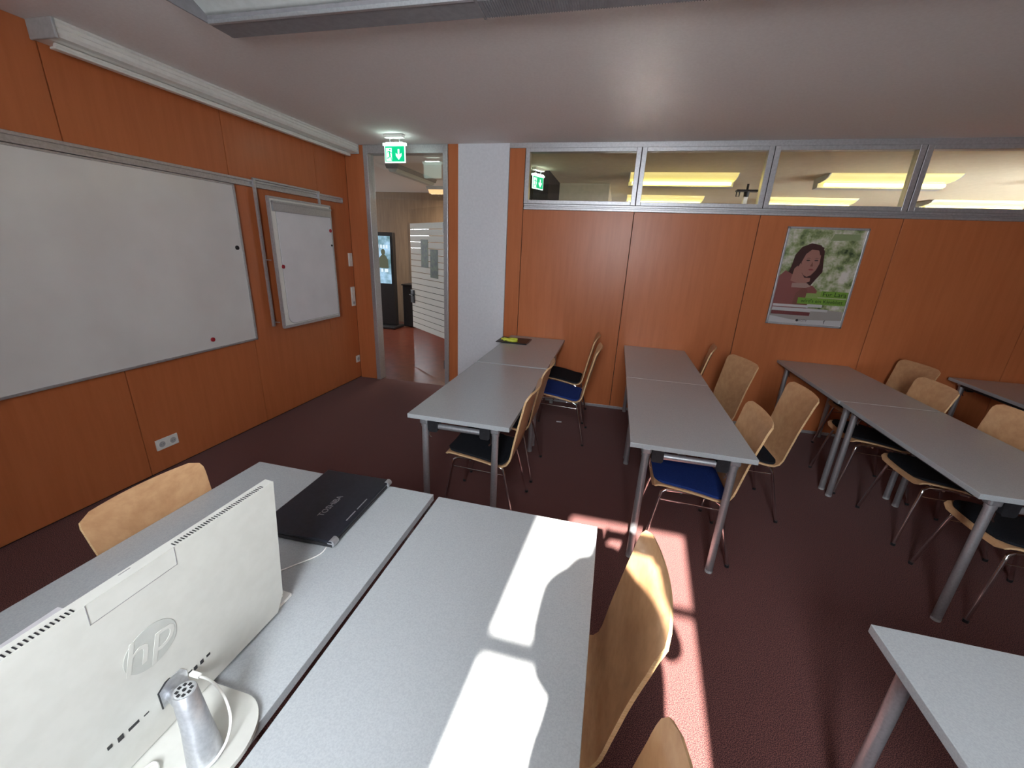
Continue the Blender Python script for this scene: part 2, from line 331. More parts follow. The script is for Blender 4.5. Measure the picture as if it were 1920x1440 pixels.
MB().prism(circ(0, 1.50, .045, 14, ry=.06)+[], 'y', -.0605, -.0595).prism([(-.11, 1.2), (-.10, 1.38), (-.03, 1.45), (.04, 1.45), (.10, 1.36), (.11, 1.2)], 'y', -.0605, -.0595).build('figure_print', m_scrd, sc)
for k, (xx, ww, zz) in enumerate(((-.1, .06, 1.6), (-.03, .05, 1.6), (.03, .05, 1.6), (.09, .05, 1.6), (-.1, .05, 1.15), (-.03, .06, 1.15), (.06, .09, 1.15))):
    MB().box(xx-ww/2, xx+ww/2-.012, -.0610, -.0596, zz-.03, zz+.035).build('lettering_stroke', m_scrw, sc)
# hall lamps
t = thing('hall_ceiling_light', 'dark unlit batten light on the hall ceiling, nearer the door', 'ceiling light', (-3.06, 6.1, CZ), math.radians(90))
MB().prism([(-.1, 0), (-.08, -.05), (.08, -.05), (.1, 0)], 'x', -.62, .62).build('body', m_lampd, t)
MB().prism([(-.07, -.05), (-.045, -.09), (.045, -.09), (.07, -.05)], 'x', -.60, .60).build('diffuser', m_lampw, t)
t = thing('hall_ceiling_light', 'warm lit wing light glowing on the hall ceiling at the right door jamb', 'ceiling light', (-2.85, 7.55, CZ))
m_warm = mat('warm_diffuser', (.8, .6, .4), .5, emit=(1.0, .60, .28), estr=.9)
MB().prism([(-.16, 0), (-.12, -.05), (.12, -.05), (.16, 0)], 'x', -.62, .62).build('body', m_lampw, t); MB().prism([(-.11, -.05), (-.06, -.11), (.06, -.11), (.11, -.05)], 'x', -.60, .60).build('diffuser', m_warm, t)
hl = bpy.data.lights.new('hall_lamp_light', 'AREA'); hl.shape = 'RECTANGLE'; hl.size = 1.15; hl.size_y = .2; hl.energy = 42; hl.color = (1, .86, .70)
ho = bpy.data.objects.new('hall_lamp_light', hl); C.objects.link(ho); ho.parent = t; ho.location = (0, 0, -.118)

# ================================================================== back room behind the transoms
MB().box(-1.5, RX+1.6, W+.11, 12.2, -.1, 0).build('floor', m_hall)['kind'] = 'structure'
wk = struct('wall_back_room')
MB().box(-1.45, -.3, 6.93, 7.0, 0, CZ).build('partition', m_bwall, wk)
MB().box(-.3, -.24, 6.93, 7.75, 0, CZ).build('partition', m_bwall, wk)
MB().box(-1.6, RX+1.6, 11.9, 12.2, 0, CZ+.1).build('partition', m_bwall, wk)
MB().box(-1.65, -1.5, 8.3, 12.2, 0, CZ+.1).build('partition', m_bwall, wk)
MB().box(-.3, -.24, 7.75, 11.9, 0, CZ).build('partition', m_bwall, wk)
MB().box(RX+1.5, RX+1.6, W+.1, 12, 0, CZ).build('partition', m_bwall, wk)
MB().box(-1.2, -1.0, 5.9, 6.93, 0, CZ).build('partition', m_dark, wk)
def wing_lamp(name, label, x, y, z, lit, L=1.28, group=None):
    t = thing(name, label, 'ceiling light', (x, y, z-.002), 0, group)
    # asymmetric wing reflector: wing meets the ceiling at low y, body hangs at high y
    wing = [(-.02, 0), (.03, -.035), (.10, -.058), (.20, -.068), (.27, -.070), (.27, -.062), (.20, -.058), (.105, -.046), (.045, -.022), (0, 0)]
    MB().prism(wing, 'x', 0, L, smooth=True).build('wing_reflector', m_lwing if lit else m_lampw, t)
    MB().prism([(.27, -.118), (.33, -.122), (.40, -.122), (.41, -.06), (.40, 0), (.33, 0), (.30, -.05), (.27, -.07)], 'x', 0, L).build('body', m_lampd if not lit else m_lampw, t)
    for xx in (-.012, L): MB().prism(wing[:5]+[(.27, -.12), (.40, -.124), (.41, 0)], 'x', xx, xx+.012).build('end_cap', m_lampw if lit else m_lampd, t)
    if lit: MB().tube([(.03, .19, -.095), (L-.03, .19, -.095)], .020, 10).build('tube', m_tube, t)
    return t
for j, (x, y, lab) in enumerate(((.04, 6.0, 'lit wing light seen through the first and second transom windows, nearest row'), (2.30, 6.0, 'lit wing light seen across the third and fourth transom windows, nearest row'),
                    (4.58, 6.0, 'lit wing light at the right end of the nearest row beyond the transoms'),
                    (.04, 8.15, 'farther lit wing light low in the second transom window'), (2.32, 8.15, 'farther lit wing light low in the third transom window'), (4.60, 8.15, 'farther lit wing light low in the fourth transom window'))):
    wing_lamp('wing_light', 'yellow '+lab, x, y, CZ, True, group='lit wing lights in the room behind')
# projector bracket in back room
t = thing('projector_mount', 'dark ceiling projector mount hanging behind the second transom window', 'projector mount', (1.63, 6.85, CZ))
MB().box(-.12, .16, -.05, .05, -.10, -.075, .004).tube([(-.11, 0, -.1), (-.11, 0, -.16), (-.07, 0, -.16), (-.07, 0, -.1)], .008, 6).build('arm', m_blackpl, t)
MB().tube([(.02, 0, -.09), (.02, 0, -.17)], [.04, .032], 12).build('joint', m_blackpl, t); MB().tube([(.02, 0, 0), (.02, 0, -.09)], .015).build('rod', m_blackpl, t)
MB().box(-.012, .04, -.03, .03, -.26, -.165, .004).build('plate', m_whitepl, t)
def exit_sign(label, loc, rotz, two=False):
    t = thing('exit_sign', label, 'exit sign', loc, rotz)
    w2, h = .112, .150
    fr = MB()
    fr.box(-w2-.012, w2+.012, -.014, .014, -.012, .012, .003)
    fr.build('lamp_bar', m_exitw, t)
    led = MB()
    for k in range(4): led.box(-.085+k*.047, -.050+k*.047, -.017, .017, .0125, .0165)
    led.build('led_row', m_led, t)
    MB().box(-w2, w2, -.004, .004, -.012-h, -.012, .002).build('panel', m_exitw, t)
    gp = MB().box(-w2+.009, w2-.009, -.0065, -.004, -.012-h+.012, -.016).build('green_field', m_green, t)
    y0, y1 = -.0085, -.0065
    zc = -.012-h/2
    MB().box(-.092, -.032, y0, y1, zc-.058, zc+.055).build('doorway_symbol', m_exitw, gp)
    mn = MB(); ya, yb = y0-.001, y0
    mn.prism(circ(-.050, zc+.042, .0085, 12), 'y', ya, yb)
    for P in ([(-.066, zc+.030), (-.052, zc+.032), (-.044, zc-.005), (-.058, zc-.010)], [(-.054, zc+.03), (-.030, zc+.014), (-.033, zc+.008), (-.056, zc+.02)], [(-.066, zc+.03), (-.082, zc+.022), (-.086, zc+.004), (-.081, zc+.003), (-.076, zc+.017), (-.062, zc+.022)],
              [(-.048, zc-.004), (-.036, zc-.028), (-.030, zc-.055), (-.037, zc-.056), (-.045, zc-.03), (-.058, zc-.008)], [(-.058, zc-.006), (-.064, zc-.026), (-.088, zc-.030), (-.088, zc-.037), (-.058, zc-.034), (-.048, zc-.008)]):
        mn.prism(P, 'y', ya, yb)
    mn.build('running_figure', m_green, gp)
    MB().prism([(.034, zc+.045), (.050, zc+.045), (.050, zc-.008), (.072, zc+.012), (.072, zc-.012), (.042, zc-.048), (.012, zc-.012), (.012, zc+.012), (.034, zc-.008)], 'y', y0, y1).build('down_arrow', m_exitw, gp)
    for xx in (-.05, .05): MB().tube([(xx, 0, .012), (xx, 0, .06)], .004, 6).build('hanger', m_silver, t)
    MB().box(-.1, .1, -.03, .03, .055, .085, .004).build('ceiling_base', m_whitepl, t)
    return t
exit_sign('green running figure exit sign glowing in front of the door head', (-2.235, 4.08, CZ-.085), 0)
exit_sign('exit sign seen edge on through the leftmost transom window', (-1.12, 5.75, CZ-.085), math.radians(62))

# ================================================================== left wall fittings
t = thing('projection_screen', 'long white roll-up projection screen housing under the ceiling along the left wall', 'projection screen', (-2.96, 0, 0))
prof = [(-.09, 2.668), (.085, 2.668), (.090, 2.655), (.080, 2.650), (.084, 2.632), (.078, 2.629), (.082, 2.607), (.070, 2.592), (.035, 2.588), (.015, 2.583), (-.09, 2.583)]
MB().prism(prof, 'y', 1.87, 4.44).build('housing', m_whitepl, t)
MB().prism(circ(0, 2.565, .016, 10), 'y', 1.9, 4.40).box(-.012, .03, 1.88, 4.38, 2.545, 2.556, .003).build('bottom_bar', m_whitepl, t)
for a in (1.855, 4.44): MB().box(-.095, .088, a, a+.015, 2.58, 2.669, .004).build('end_cap', m_greypl, t)

t = thing('wall_rail', 'aluminium double track mounted on the left wall above the whiteboard', 'rail', (LX, 0, 0))
MB().box(.0, .022, -.6, 4.31, 2.066, 2.122, .002).box(.02, .034, -.6, 4.31, 2.104, 2.122, .002).box(.02, .034, -.6, 4.31, 2.066, 2.080, .002).build('track', m_alu, t)
MB().box(.0, .034, 4.31, 4.316, 2.066, 2.122).build('end_cap', m_alu, t)
t = thing('whiteboard', 'large wide whiteboard hanging from the rail on the left wall', 'whiteboard', (LX, 0, 0))
y0, y1, z0, z1 = .35, 2.925, .805, 2.062
MB().box(.014, .032, y0+.01, y1-.01, z0+.01, z1-.005).build('board', m_board, t)
h = MB(); h.box(.008, .038, y0, y0+.018, z0, z1, .002).box(.008, .038, y1-.018, y1, z0, z1, .002).box(.008, .038, y0, y1, z0, z0+.016, .002).box(.008, .038, y0, y1, z1-.012, z1, .002)
h.build('frame', m_alu, t)
def magnet(label, x, y, z, m, r=.017, half=False):
    t = MB().tube([(0, 0, 0), (.007, 0, 0), (.009, 0, 0)], [r, r, r*.8], 16).build('magnet', m, None, (x, y, z)); tag(t, label, 'magnet')
magnet('round black magnet at the right edge of the whiteboard', LX+.032, 2.862, 1.580, m_blackpl)
magnet('round red magnet low on the whiteboard near its bottom edge', LX+.032, 2.505, .887, m_red)
# flipchart on carrier
t = thing('flipchart', 'tilted grey framed flipchart board with blank paper pad carried on the wall rail', 'flipchart', (LX, 0, 0))
MB().box(.03, .05, 3.105, 3.128, .89, 2.135, .002).build('carrier_bar', m_alu, t)
MB().box(.03, .05, 3.905, 3.925, 1.95, 2.135, .002).build('carrier_bar', m_alu, t)
MB().box(.03, .048, 3.105, 3.925, 2.122, 2.138, .002).build('carrier_top', m_alu, t)
for a in (1.48, .93): MB().box(.034, .11, 3.11, 3.122, a, a+.006).build('spacer', m_alu, t)
fx0, fx1 = .105, .125; y0, y1, z0, z1 = 3.155, 3.965, .875, 2.005
bd = MB().box(fx0, fx1-.006, y0, y1, z0, z1, .003).build('board', m_whitepl, t)
h = MB(); h.box(fx0-.004, fx1+.002, y0-.004, y0+.014, z0, z1, .002).box(fx0-.004, fx1+.002, y1-.014, y1+.004, z0, z1, .002).box(fx0-.004, fx1+.004, y0, y1, z0-.006, z0+.018, .002).box(fx0-.004, fx1+.002, y0, y1, z1-.012, z1+.004, .002)
h.build('frame', m_alu, t)
rr = .07; py0, py1, pz0, pz1 = y0+.075, y1-.012, z0+.03, z1-.10
pad = [(py1, pz1), (py0, pz1)]+[(py0+rr-rr*math.cos(a*PI/12), pz0+rr-rr*math.sin(a*PI/12)) for a in range(7)]+[(py1, pz0)]
MB().prism([(a, b) for a, b in pad], 'x', fx1-.006, fx1-.002).build('paper_pad', m_paper, t)
MB().prism([(a-.006 if a < py1 else a, b-.006) for a, b in pad], 'x', fx1-.007, fx1-.0055).build('backing_sheet', m_greypl, t)
MB().box(fx1-.006, fx1+.014, y0+.03, y1-.01, z1-.115, z1-.03, .006).box(fx1-.006, fx1+.02, y0+.03, y1-.01, z1-.05, z1-.03, .004).build('clamp_bar', m_silver, t)
magnet('round red magnet at the left edge of the flipchart paper', LX+fx1-.002, y0+.075, 1.425, m_red)
magnet('round red magnet near the top right of the flipchart', LX+fx1-.002, y1-.03, 1.765, m_red)
magnet('small black magnet on the right edge of the flipchart', LX+fx1-.002, y1-.03, 1.62, m_blackpl, .010)
# sockets and switches (rotated plates on the left wall)
def rocker(label, y0, y1, z0, z1, kinds, vert):
    t = thing('wall_plate', label, 'socket', (LX, 0, 0))
    MB().box(0, .009, y0, y1, z0, z1, .002).build('plate', m_whitepl, t)
    k = len(kinds)
    for i, kd in enumerate(kinds):
        if vert: a, b = z1-(i+1)*(z1-z0)/k, z1-i*(z1-z0)/k; cy, cz = (y0+y1)/2, (a+b)/2; s = (b-a)
        else: a, b = y0+i*(y1-y0)/k, y0+(i+1)*(y1-y0)/k; cy, cz = (a+b)/2, (z0+z1)/2; s = (b-a)
        if kd == 's':
            g = MB().tube([(.009, cy, cz), (.011, cy, cz)], s*.36, 18).build('socket_ring', m_whitepl, t)
            MB().tube([(.0105, cy, cz), (.0115, cy, cz)], s*.28, 16).build('recess', m_greypl, g)
            MB().box(.0114, .0122, cy-.011, cy-.007, cz-.002, cz+.002).box(.0114, .0122, cy+.007, cy+.011, cz-.002, cz+.002).build('pin_hole', m_blackpl, g)
        else: MB().box(.008, .013, cy-s*.36, cy+s*.36, cz-s*.36, cz+s*.36, .002).build('rocker_key', m_whitepl, t)
rocker('white double wall socket low on the left wall beside a panel joint', 1.950, 2.105, .172, .252, 'ss', False)
rocker('white two gang light switch on the wall beside the doorway, upper plate', 4.375, 4.447, 1.39, 1.54, 'kk', True)
rocker('tall white switch and socket plate below the light switch by the doorway', 4.375, 4.447, .925, 1.152, 'kks', True)
rocker('single white socket low on the wall beside the doorway', 4.375, 4.447, .215, .300, 's', True)

# ================================================================== poster
t = thing('framed_poster', 'silver framed poster of a pensive long haired woman hung on the orange back wall', 'poster', (1.80, W-.001, 1.533))
pw, ph = .322, .442
MB().box(-pw, pw, -.012, 0, -ph, ph).build('backing', m_greypl, t)
h = MB()
for q in ((-pw, -pw+.018, -ph, ph), (pw-.018, pw, -ph, ph), (-pw, pw, -ph, -ph+.018), (-pw, pw, ph-.018, ph)): h.box(q[0], q[1], -.022, 0, q[2], q[3], .003)
h.build('frame', m_alu, t)
m_pbg = mat('poster_garden', (.2, .25, .1), .25, spec=.6); nt = m_pbg.node_tree; b = nt.nodes['Principled BSDF']
tc = nt.nodes.new('ShaderNodeTexCoord'); nz = nt.nodes.new('ShaderNodeTexNoise'); nz.inputs['Scale'].default_value = 7; nz.inputs['Detail'].default_value = 7; nz.inputs['Roughness'].default_value = .65
cr = nt.nodes.new('ShaderNodeValToRGB'); e = cr.color_ramp.elements; e[0].position = .36; e[0].color = (.045, .07, .035, 1); e[1].position = .47; e[1].color = (.30, .36, .16, 1)
q = e.new(.54); q.color = (.55, .55, .38, 1); q = e.new(.62); q.color = (.80, .74, .68, 1)
nt.links.new(tc.outputs['Object'], nz.inputs['Vector']); nt.links.new(nz.outputs['Fac'], cr.inputs[0]); nt.links.new(cr.outputs[0], b.inputs['Base Color'])
pr = MB().box(-pw+.018, pw-.018, -.0135, -.012, -ph+.018, ph-.018).build('print', m_pbg, t)
def pm(n, c): return mat('poster_'+n, c, .3, spec=.6)
c_skin, c_skin2, c_hair, c_shirt = pm('skin', (.42, .20, .16)), pm('skin_shade', (.24, .09, .07)), pm('hair', (.075, .030, .028)), pm('shirt', (.30, .10, .09))
c_lime, c_white, c_dkgrn, c_red, c_blk, c_pale = pm('lime', (.22, .40, .06)), pm('white', (.62, .60, .60)), pm('dark_green', (.03, .06, .015)), pm('maroon', (.22, .06, .06)), pm('black', (.03, .025, .03)), pm('pale', (.40, .36, .33))
lay = [0]
def P(poly, m, name):
    lay[0] += 1; y = -.0137-.00025*lay[0]
    return MB().prism(poly, 'y', y-.0002, y).build(name, m, pr)
P([(-.30, -.42), (-.30, -.28), (.0, -.27), (.30, -.29), (.30, -.42)], c_pale, 'print_patch')
P([(-.22, .10), (-.21, .20), (-.17, .27), (-.10, .305), (-.02, .29), (.02, .24), (.03, .15), (.045, .06), (.0, -.02), (-.03, -.08), (-.20, -.10), (-.25, -.02)], c_hair, 'hair_print')
P([(-.304, -.30), (-.304, .0), (-.26, .06), (-.18, .02), (-.10, -.05), (.0, -.07), (.05, -.12), (.05, -.20), (-.02, -.24), (-.02, -.30)], c_shirt, 'shirt_print')
P([(-.14, -.29), (-.13, -.14), (-.07, -.08), (-.01, -.15), (-.01, -.28)], c_skin2, 'arm_print')
P([(-.13, .06), (-.145, .14), (-.125, .21), (-.085, .25), (-.03, .245), (-.002, .20), (.002, .13), (-.015, .07), (-.045, .025), (-.075, .01), (-.105, .025)], c_skin, 'face_print')
P([(-.20, -.03), (-.19, .08), (-.15, .13), (-.125, .09), (-.12, .04), (-.09, .0), (-.04, .0), (-.04, -.03), (-.10, -.06)], c_skin, 'hand_print')
P([(-.20, .12), (-.16, .10), (-.14, .20), (-.09, .255), (-.03, .255), (-.01, .20), (.01, .27), (-.08, .30), (-.18, .24)], c_hair, 'hair_print')
P([(-.18, -.09), (-.18, -.05), (-.06, -.045), (-.02, -.075), (-.06, -.09)], pm('bracelet', (.42, .28, .24)), 'bracelet_print')
for cx, cz_ in ((-.095, .155), (-.03, .157)):
    P(circ(cx, cz_, .017, 10, ry=.006), c_blk, 'eye_print')
    P([(cx-.022, cz_+.016), (cx, cz_+.023), (cx+.02, cz_+.017), (cx, cz_+.019)], c_hair, 'brow_print')
P([(-.058, .145), (-.046, .105), (-.070, .102)], c_skin2, 'nose_print')
P(circ(-.055, .075, .022, 10, ry=.007), pm('lips', (.30, .06, .06)), 'mouth_print')
P([(.04, .33), (.27, .34), (.26, .39), (.06, .39)], pm('caption', (.30, .36, .18)), 'caption_print')
P([(-.04, -.185), (.30, -.185), (.30, -.115), (.04, -.115), (.04, -.135), (-.04, -.135)], pm('lime_pale', (.30, .42, .12)), 'print_patch')
P([(.08, -.165), (.295, -.165), (.295, -.110), (.08, -.110)], c_lime, 'slogan_band')
P([(-.10, -.235), (.295, -.235), (.295, -.178), (-.10, -.178)], c_lime, 'slogan_band')
P([(.06, -.1755), (.295, -.1755), (.295, -.168), (.06, -.168)], pm('cream', (.5, .52, .34)), 'slogan_rule')
P([(-.298, -.27), (-.298, -.247), (0, -.247), (0, -.235), (.115, -.235), (.115, -.262), (0, -.262), (0, -.27)], c_white, 'info_band')
P([(-.298, -.300), (-.298, -.278), (.17, -.278), (.17, -.300), (.03, -.300), (.03, -.308), (-.298, -.308)], c_white, 'info_band')
P([(-.298, -.345), (-.298, -.312), (.03, -.312), (.03, -.345)], c_red, 'info_band')
P([(-.304, -.424), (-.304, -.36), (-.10, -.39), (.304, -.37), (.304, -.424)], c_white, 'info_band')
def ptext(s, size, x, z, m):
    lay[0] += 1
    return text('lettering', s, size, Matrix.Translation((x, -.0150-.00025*lay[0], z)) @ VX, m, pr, .0002)
ptext('Für Lara', .058, .190, -.138, c_dkgrn); ptext("wird's ein Kleeblatt", .044, .100, -.206, c_dkgrn)
ptext('XCITY', .026, -.015, -.392, c_blk); ptext('f', .05, .165, -.395, c_blk)
P(circ(-.062, -.392, .012, 12), c_blk, 'logo_print')
MB().box(-pw+.017, pw-.017, -.0265, -.0255, -ph+.017, ph-.017).build('cover_glass', glass('poster_glass', (.97, .97, .97), .02), t)

# ================================================================== tables
def cylz(mb, x, y, z0, z1, r, n=16): return mb.tube([(x, y, z0), (x, y, z1)], r, n)
def make_table(w, l, label, group, mats=None):
    """folding table; origin at floor, centre; long side along y"""
    t = thing('folding_table', label, 'table', (0, 0, 0), 0, group)
    hw, hl = w/2, l/2
    MB().box(-hw, hw, -hl, hl, T-.027, T, .002).build('tabletop', m_table, t)
    ix, iy = .09, .045
    leg = MB(); cylz(leg, 0, 0, .012, T-.045, .0195); legm = leg.mesh('leg', m_silver)
    ft = MB().tube([(0, 0, 0), (0, 0, .014)], [.0200, .0208], 16).mesh('rubber_foot', m_greypl)
    cl = MB().box(-.026, .026, -.0235, .0235, T-.066, T-.028, .010).tube([(0, 0, T-.082), (0, 0, T-.06)], .0222, 16).mesh('leg_collar', m_silver)
    br = MB().prism([(-.030, T-.028), (.030, T-.028), (.030, T-.095), (.022, T-.105), (-.022, T-.105), (-.030, T-.095)], 'y', -.024, .030).mesh('folding_bracket', m_blackpl)
    for sx in (-1, 1):
        for sy in (-1, 1):
            lg = link('leg', legm, t, (sx*(hw-ix), sy*(hl-iy), 0)); link('rubber_foot', ft, lg); link('leg_collar', cl, lg)
            link('folding_bracket', br, t, (sx*(hw-ix-.058), sy*(hl-iy), 0))
            x = sx*(hw-ix-.026); y = sy*(hl-iy)
            MB().tube([(x, y, T-.09), (x, y, T-.135), (x-sx*.010, y, T-.150)], .0045, 6).build('latch', m_chrome, t)
    for sy in (-1, 1):
        MB().tube([(-(hw-ix-.075), sy*(hl-iy), T-.074), ((hw-ix-.075), sy*(hl-iy), T-.074)], .0170, 14).build('crossbar', m_silver, t)
    for sx in (-1, 1):
        MB().box(sx*(hw-.06)-.015, sx*(hw-.06)+.015, -hl+.09, hl-.09, T-.058, T-.028, .002).build('side_rail', m_blackpl, t)
    return t
ta = make_table(.612, 1.217, 'grey table in the left row, nearer of its two, clear top', 'grey folding tables in rows')
def place_table(x, y, label, first=False, rz=0):
    t = ta if first else copy_tree(ta); t.location = (x, y, 0); t['label'] = label; t.rotation_euler = (0, 0, rz); return t
place_table(-.768, 2.588, 'grey folding table in the row beside the white column, the one nearer the desks', True, -.004)
place_table(-.766, 3.832, 'grey folding table touching the column, with the black tablet on it')
place_table(.484, 2.628, 'near grey folding table of the middle row, blue seat tucked under its front', rz=.0)
place_table(.486, 3.850, 'grey folding table of the middle row standing against the back wall')
place_table(1.975, 2.612, 'near grey folding table of the row right of the middle, below the poster')
place_table(1.968, 3.838, 'grey folding table of the row below the poster, touching the back wall')
place_table(3.352, 3.78, 'grey folding table at the far right edge by the back wall')
place_table(1.095, .462, 'grey folding table cut off in the bottom right corner')
ct = make_table(.82, 1.60, 'wide grey desk carrying the white computer and black laptop', 'grey desks in the foreground'); ct.location = (-1.003, .477, 0)
ct['group'] = 'grey desks in the foreground'
r = place_table(-.263, .660, 'grey desk in the foreground with bright sunlight patches on it'); r['group'] = 'grey desks in the foreground'

# ================================================================== chairs
def cat_spline(pts, n):
    out = []
    P = [Vector(p) for p in pts]; P = [P[0]*2-P[1]]+P+[P[-1]*2-P[-2]]
    for i in range(1, len(P)-2):
        for k in range(n):
            t = k/n; a, b, c, d = P[i-1], P[i], P[i+1], P[i+2]
            out.append(.5*((2*b)+(c-a)*t+(2*a-5*b+4*c-d)*t*t+(3*b-a-3*c+d)*t**3))
    out.append(P[-2]); return out
PROF = cat_spline([(-.215, .418), (-.208, .438), (-.18, .450), (-.08, .443), (.03, .425), (.11, .408), (.160, .408), (.190, .430), (.205, .475), (.218, .55), (.235, .64), (.254, .73), (.268, .79), (.275, .825), (.284, .855), (.298, .878), (.304, .885)], 4)
ARC = [0]
for a, b in zip(PROF[:-1], PROF[1:]): ARC.append(ARC[-1]+(b-a).length)
AL = ARC[-1]
def prof_at(s):
    s = max(0, min(AL, s))
    for i in range(len(ARC)-1):
        if s <= ARC[i+1]: k = (s-ARC[i])/(ARC[i+1]-ARC[i]); return PROF[i].lerp(PROF[i+1], k)
    return PROF[-1]
def lerp_tab(tab, s):
    for (a, va), (b, vb) in zip(tab[:-1], tab[1:]):
        if s <= b: k = (s-a)/(b-a); k = k*k*(3-2*k); return va+(vb-va)*k
    return tab[-1][1]
WT = [(0, .195), (.15, .205), (.36, .200), (.48, .186), (.62, .192), (AL, .206)]
def hwid(s, r=.040):
    w = lerp_tab(WT, s); d = min(s, AL-s)
    if d < r: w = w-r+math.sqrt(max(0, r*r-(r-d)**2))
    return w
def sheet(s0, s1, off0, off1, inset, nv=34, nu=10, rend=None):
    """curved sheet following the shell; returns MB with top, bottom, rim"""
    mb = MB(); ss = []
    for i in range(nv+1):
        t = i/nv; ss.append(s0+(s1-s0)*(.5-.5*math.cos(PI*t))*.35+(s1-s0)*t*.65)
    top = []; bot = []
    for s in ss:
        p = prof_at(s); q = (prof_at(s+.004)-prof_at(s-.004)).normalized(); nrm = Vector((-q.y, q.x))
        w = hwid(s)-inset
        if rend:
            d = min(s-s0, s1-s)
            if d < rend: w = w-rend+math.sqrt(max(0, rend*rend-(rend-d)**2))
        w = max(w, .01)
        for u in range(nu+1):
            a = -1+2*u/nu; y = w*a
            bk = .020*(1-a*a)*max(0, min(1, (s-.45)/.15)) + .0*(1-a*a)
            dip = .006*(1-a*a)*max(0, min(1, (.4-s)/.1))
            base = Vector((p.x+bk, p.y-dip))
            P1 = base+nrm*off1; P0 = base+nrm*off0
            top.append((P1.x, y, P1.y)); bot.append((P0.x, y, P0.y))
    n = nu+1
    quads = [(i*n+j, i*n+j+1, (i+1)*n+j+1, (i+1)*n+j) for i in range(nv) for j in range(nu)]
    mb.add(top, quads, 0, True); mb.add(bot, quads, 0, True)
    ring = [j for j in range(n)]+[i*n+nu for i in range(1, nv+1)]+[nv*n+j for j in range(nu-1, -1, -1)]+[i*n for i in range(nv-1, 0, -1)]
    m = len(ring)
    mb.add([top[k] for k in ring]+[bot[k] for k in ring], [(k, (k+1) % m, m+(k+1) % m, m+k) for k in range(m)], 1, False)
    return mb
def make_chair(seatmat):
    t = thing('stacking_chair', 'x', 'chair')
    sheet(0, AL, -.0055, .0055, 0).build('plywood_shell', [m_beech, m_plyedge], t)
    if seatmat: sheet(.030, .425, .0056, .020, .014, 20, 8, rend=.05).build('seat_pad', [seatmat, seatmat], t)
    for s in (-1, 1):
        MB().tube([(-.230, s*.205, .012), (-.172, s*.172, .36), (-.164, s*.167, .392), (-.14, s*.160, .405)], .0095, 8).build('leg', m_chrome, t)
        MB().tube([(.245, s*.205, .012), (.165, s*.170, .34), (.152, s*.165, .372), (.12, s*.160, .388)], .0095, 8).build('leg', m_chrome, t)
        MB().tube([(-.14, s*.160, .405), (-.05, s*.160, .410), (.05, s*.160, .403), (.12, s*.160, .388)], .0095, 8).build('seat_rail', m_chrome, t)
        MB().tube([(-.168, s*.170, .345), (.165, s*.170, .335)], .004, 6).build('side_wire', m_chrome, t)
        for x in (-.231, .246): MB().tube([(x, s*.206, 0), (x, s*.206, .016)], .012, 8).build('glide', m_blackpl, t)
    for x, z in ((-.06, .398), (.07, .388)):
        MB().tube([(x, -.160, z), (x, -.12, z-.02), (x, .12, z-.02), (x, .160, z)], .0075, 8).build('crossbar', m_chrome, t)
    return t
cb = make_chair(m_black); cu = make_chair(m_blue); cn = make_chair(None)
usedc = set()
def chair(x, y, label, kind=None, rot=0, sc=1, group='beech shell chairs at the tables'):
    src = {'blue': cu, 'bare': cn}.get(kind, cb)
    t = src if id(src) not in usedc else copy_tree(src); usedc.add(id(src))
    t.location = (x, y, 0); t.rotation_euler = (0, 0, math.radians(rot)); t.scale = (sc, sc, sc); t['label'] = label; t['group'] = group
    return t
chair(-.69, 2.32, 'beech shell chair with black pad tucked under the left row, nearest of that row')
chair(-.685, 2.87, 'beech shell chair seen from behind at the left row, second from the front')
chair(-.36, 3.61, 'beech shell chair with bright blue seat pad pulled away from the left row', 'blue')
chair(-.40, 4.12, 'beech shell chair with dark green-black pad by the back wall, behind the blue seated one')
chair(.565, 2.34, 'beech shell chair with blue pad pushed under the near table of the middle row', 'blue')
chair(.985, 2.88, 'beech shell chair with black pad, second at the middle row, pulled out', rot=2)
chair(.833, 3.55, 'beech shell chair turned slightly toward the camera, third at the middle row', rot=17)
chair(.673, 4.12, 'beech shell chair seen edge-on nearest the back wall at the middle row', rot=-12)
chair(2.32, 4.05, 'beech shell chair nearest the back wall behind the row below the poster', rot=8)
chair(2.045, 3.43, 'beech shell chair with black pad half under the row below the poster, second from wall')
chair(2.13, 2.86, 'beech shell chair with black pad under the row below the poster, third from the wall')
chair(2.13, 2.28, 'beech shell chair with black pad under the front corner of the row below the poster')
chair(-1.205, .885, 'beech chair behind the computer desk facing the screen', rot=180, sc=.95)
chair(-.100, .905, 'beech shell chair beside the sunlit desk, its top edge in the sun', 'bare', rot=2)
chair(-.10, .375, 'beech shell chair at the bottom edge, only its backrest corner visible', 'bare')

# ================================================================== all-in-one computer
mt = thing('all_in_one_computer', 'white all-in-one computer seen from behind on the wide desk', 'computer', (-.741, .372, 0))
tilt = Matrix.Translation((-.001, 0, .755)) @ Matrix.Rotation(math.radians(4.6), 4, 'Y')
hw, hh = .297, .382
body = MB()
out = [(-hw, .045), (-hw+.020, .0), (hw-.020, .0), (hw, .045), (hw, hh), (-hw, hh)]
body.prism(out, 'x', -.022, .0, mtx=tilt)
body.build('casing', m_monitor, mt)
MB().box(-.0235, -.0218, -hw+.012, hw-.012, .03, hh-.012, mtx=tilt).build('screen', m_blackpl, mt)
vt = MB()
for k in range(36):
    for s_ in (-1, 1):
        y = s_*(.074+k*.0056); vt.box(-.0115, -.0025, y-.0010, y+.0010, hh-.0005, hh+.0006, mtx=tilt)
o = vt.build('vent_slots', m_blackpl, mt); o['kind'] = 'stuff'
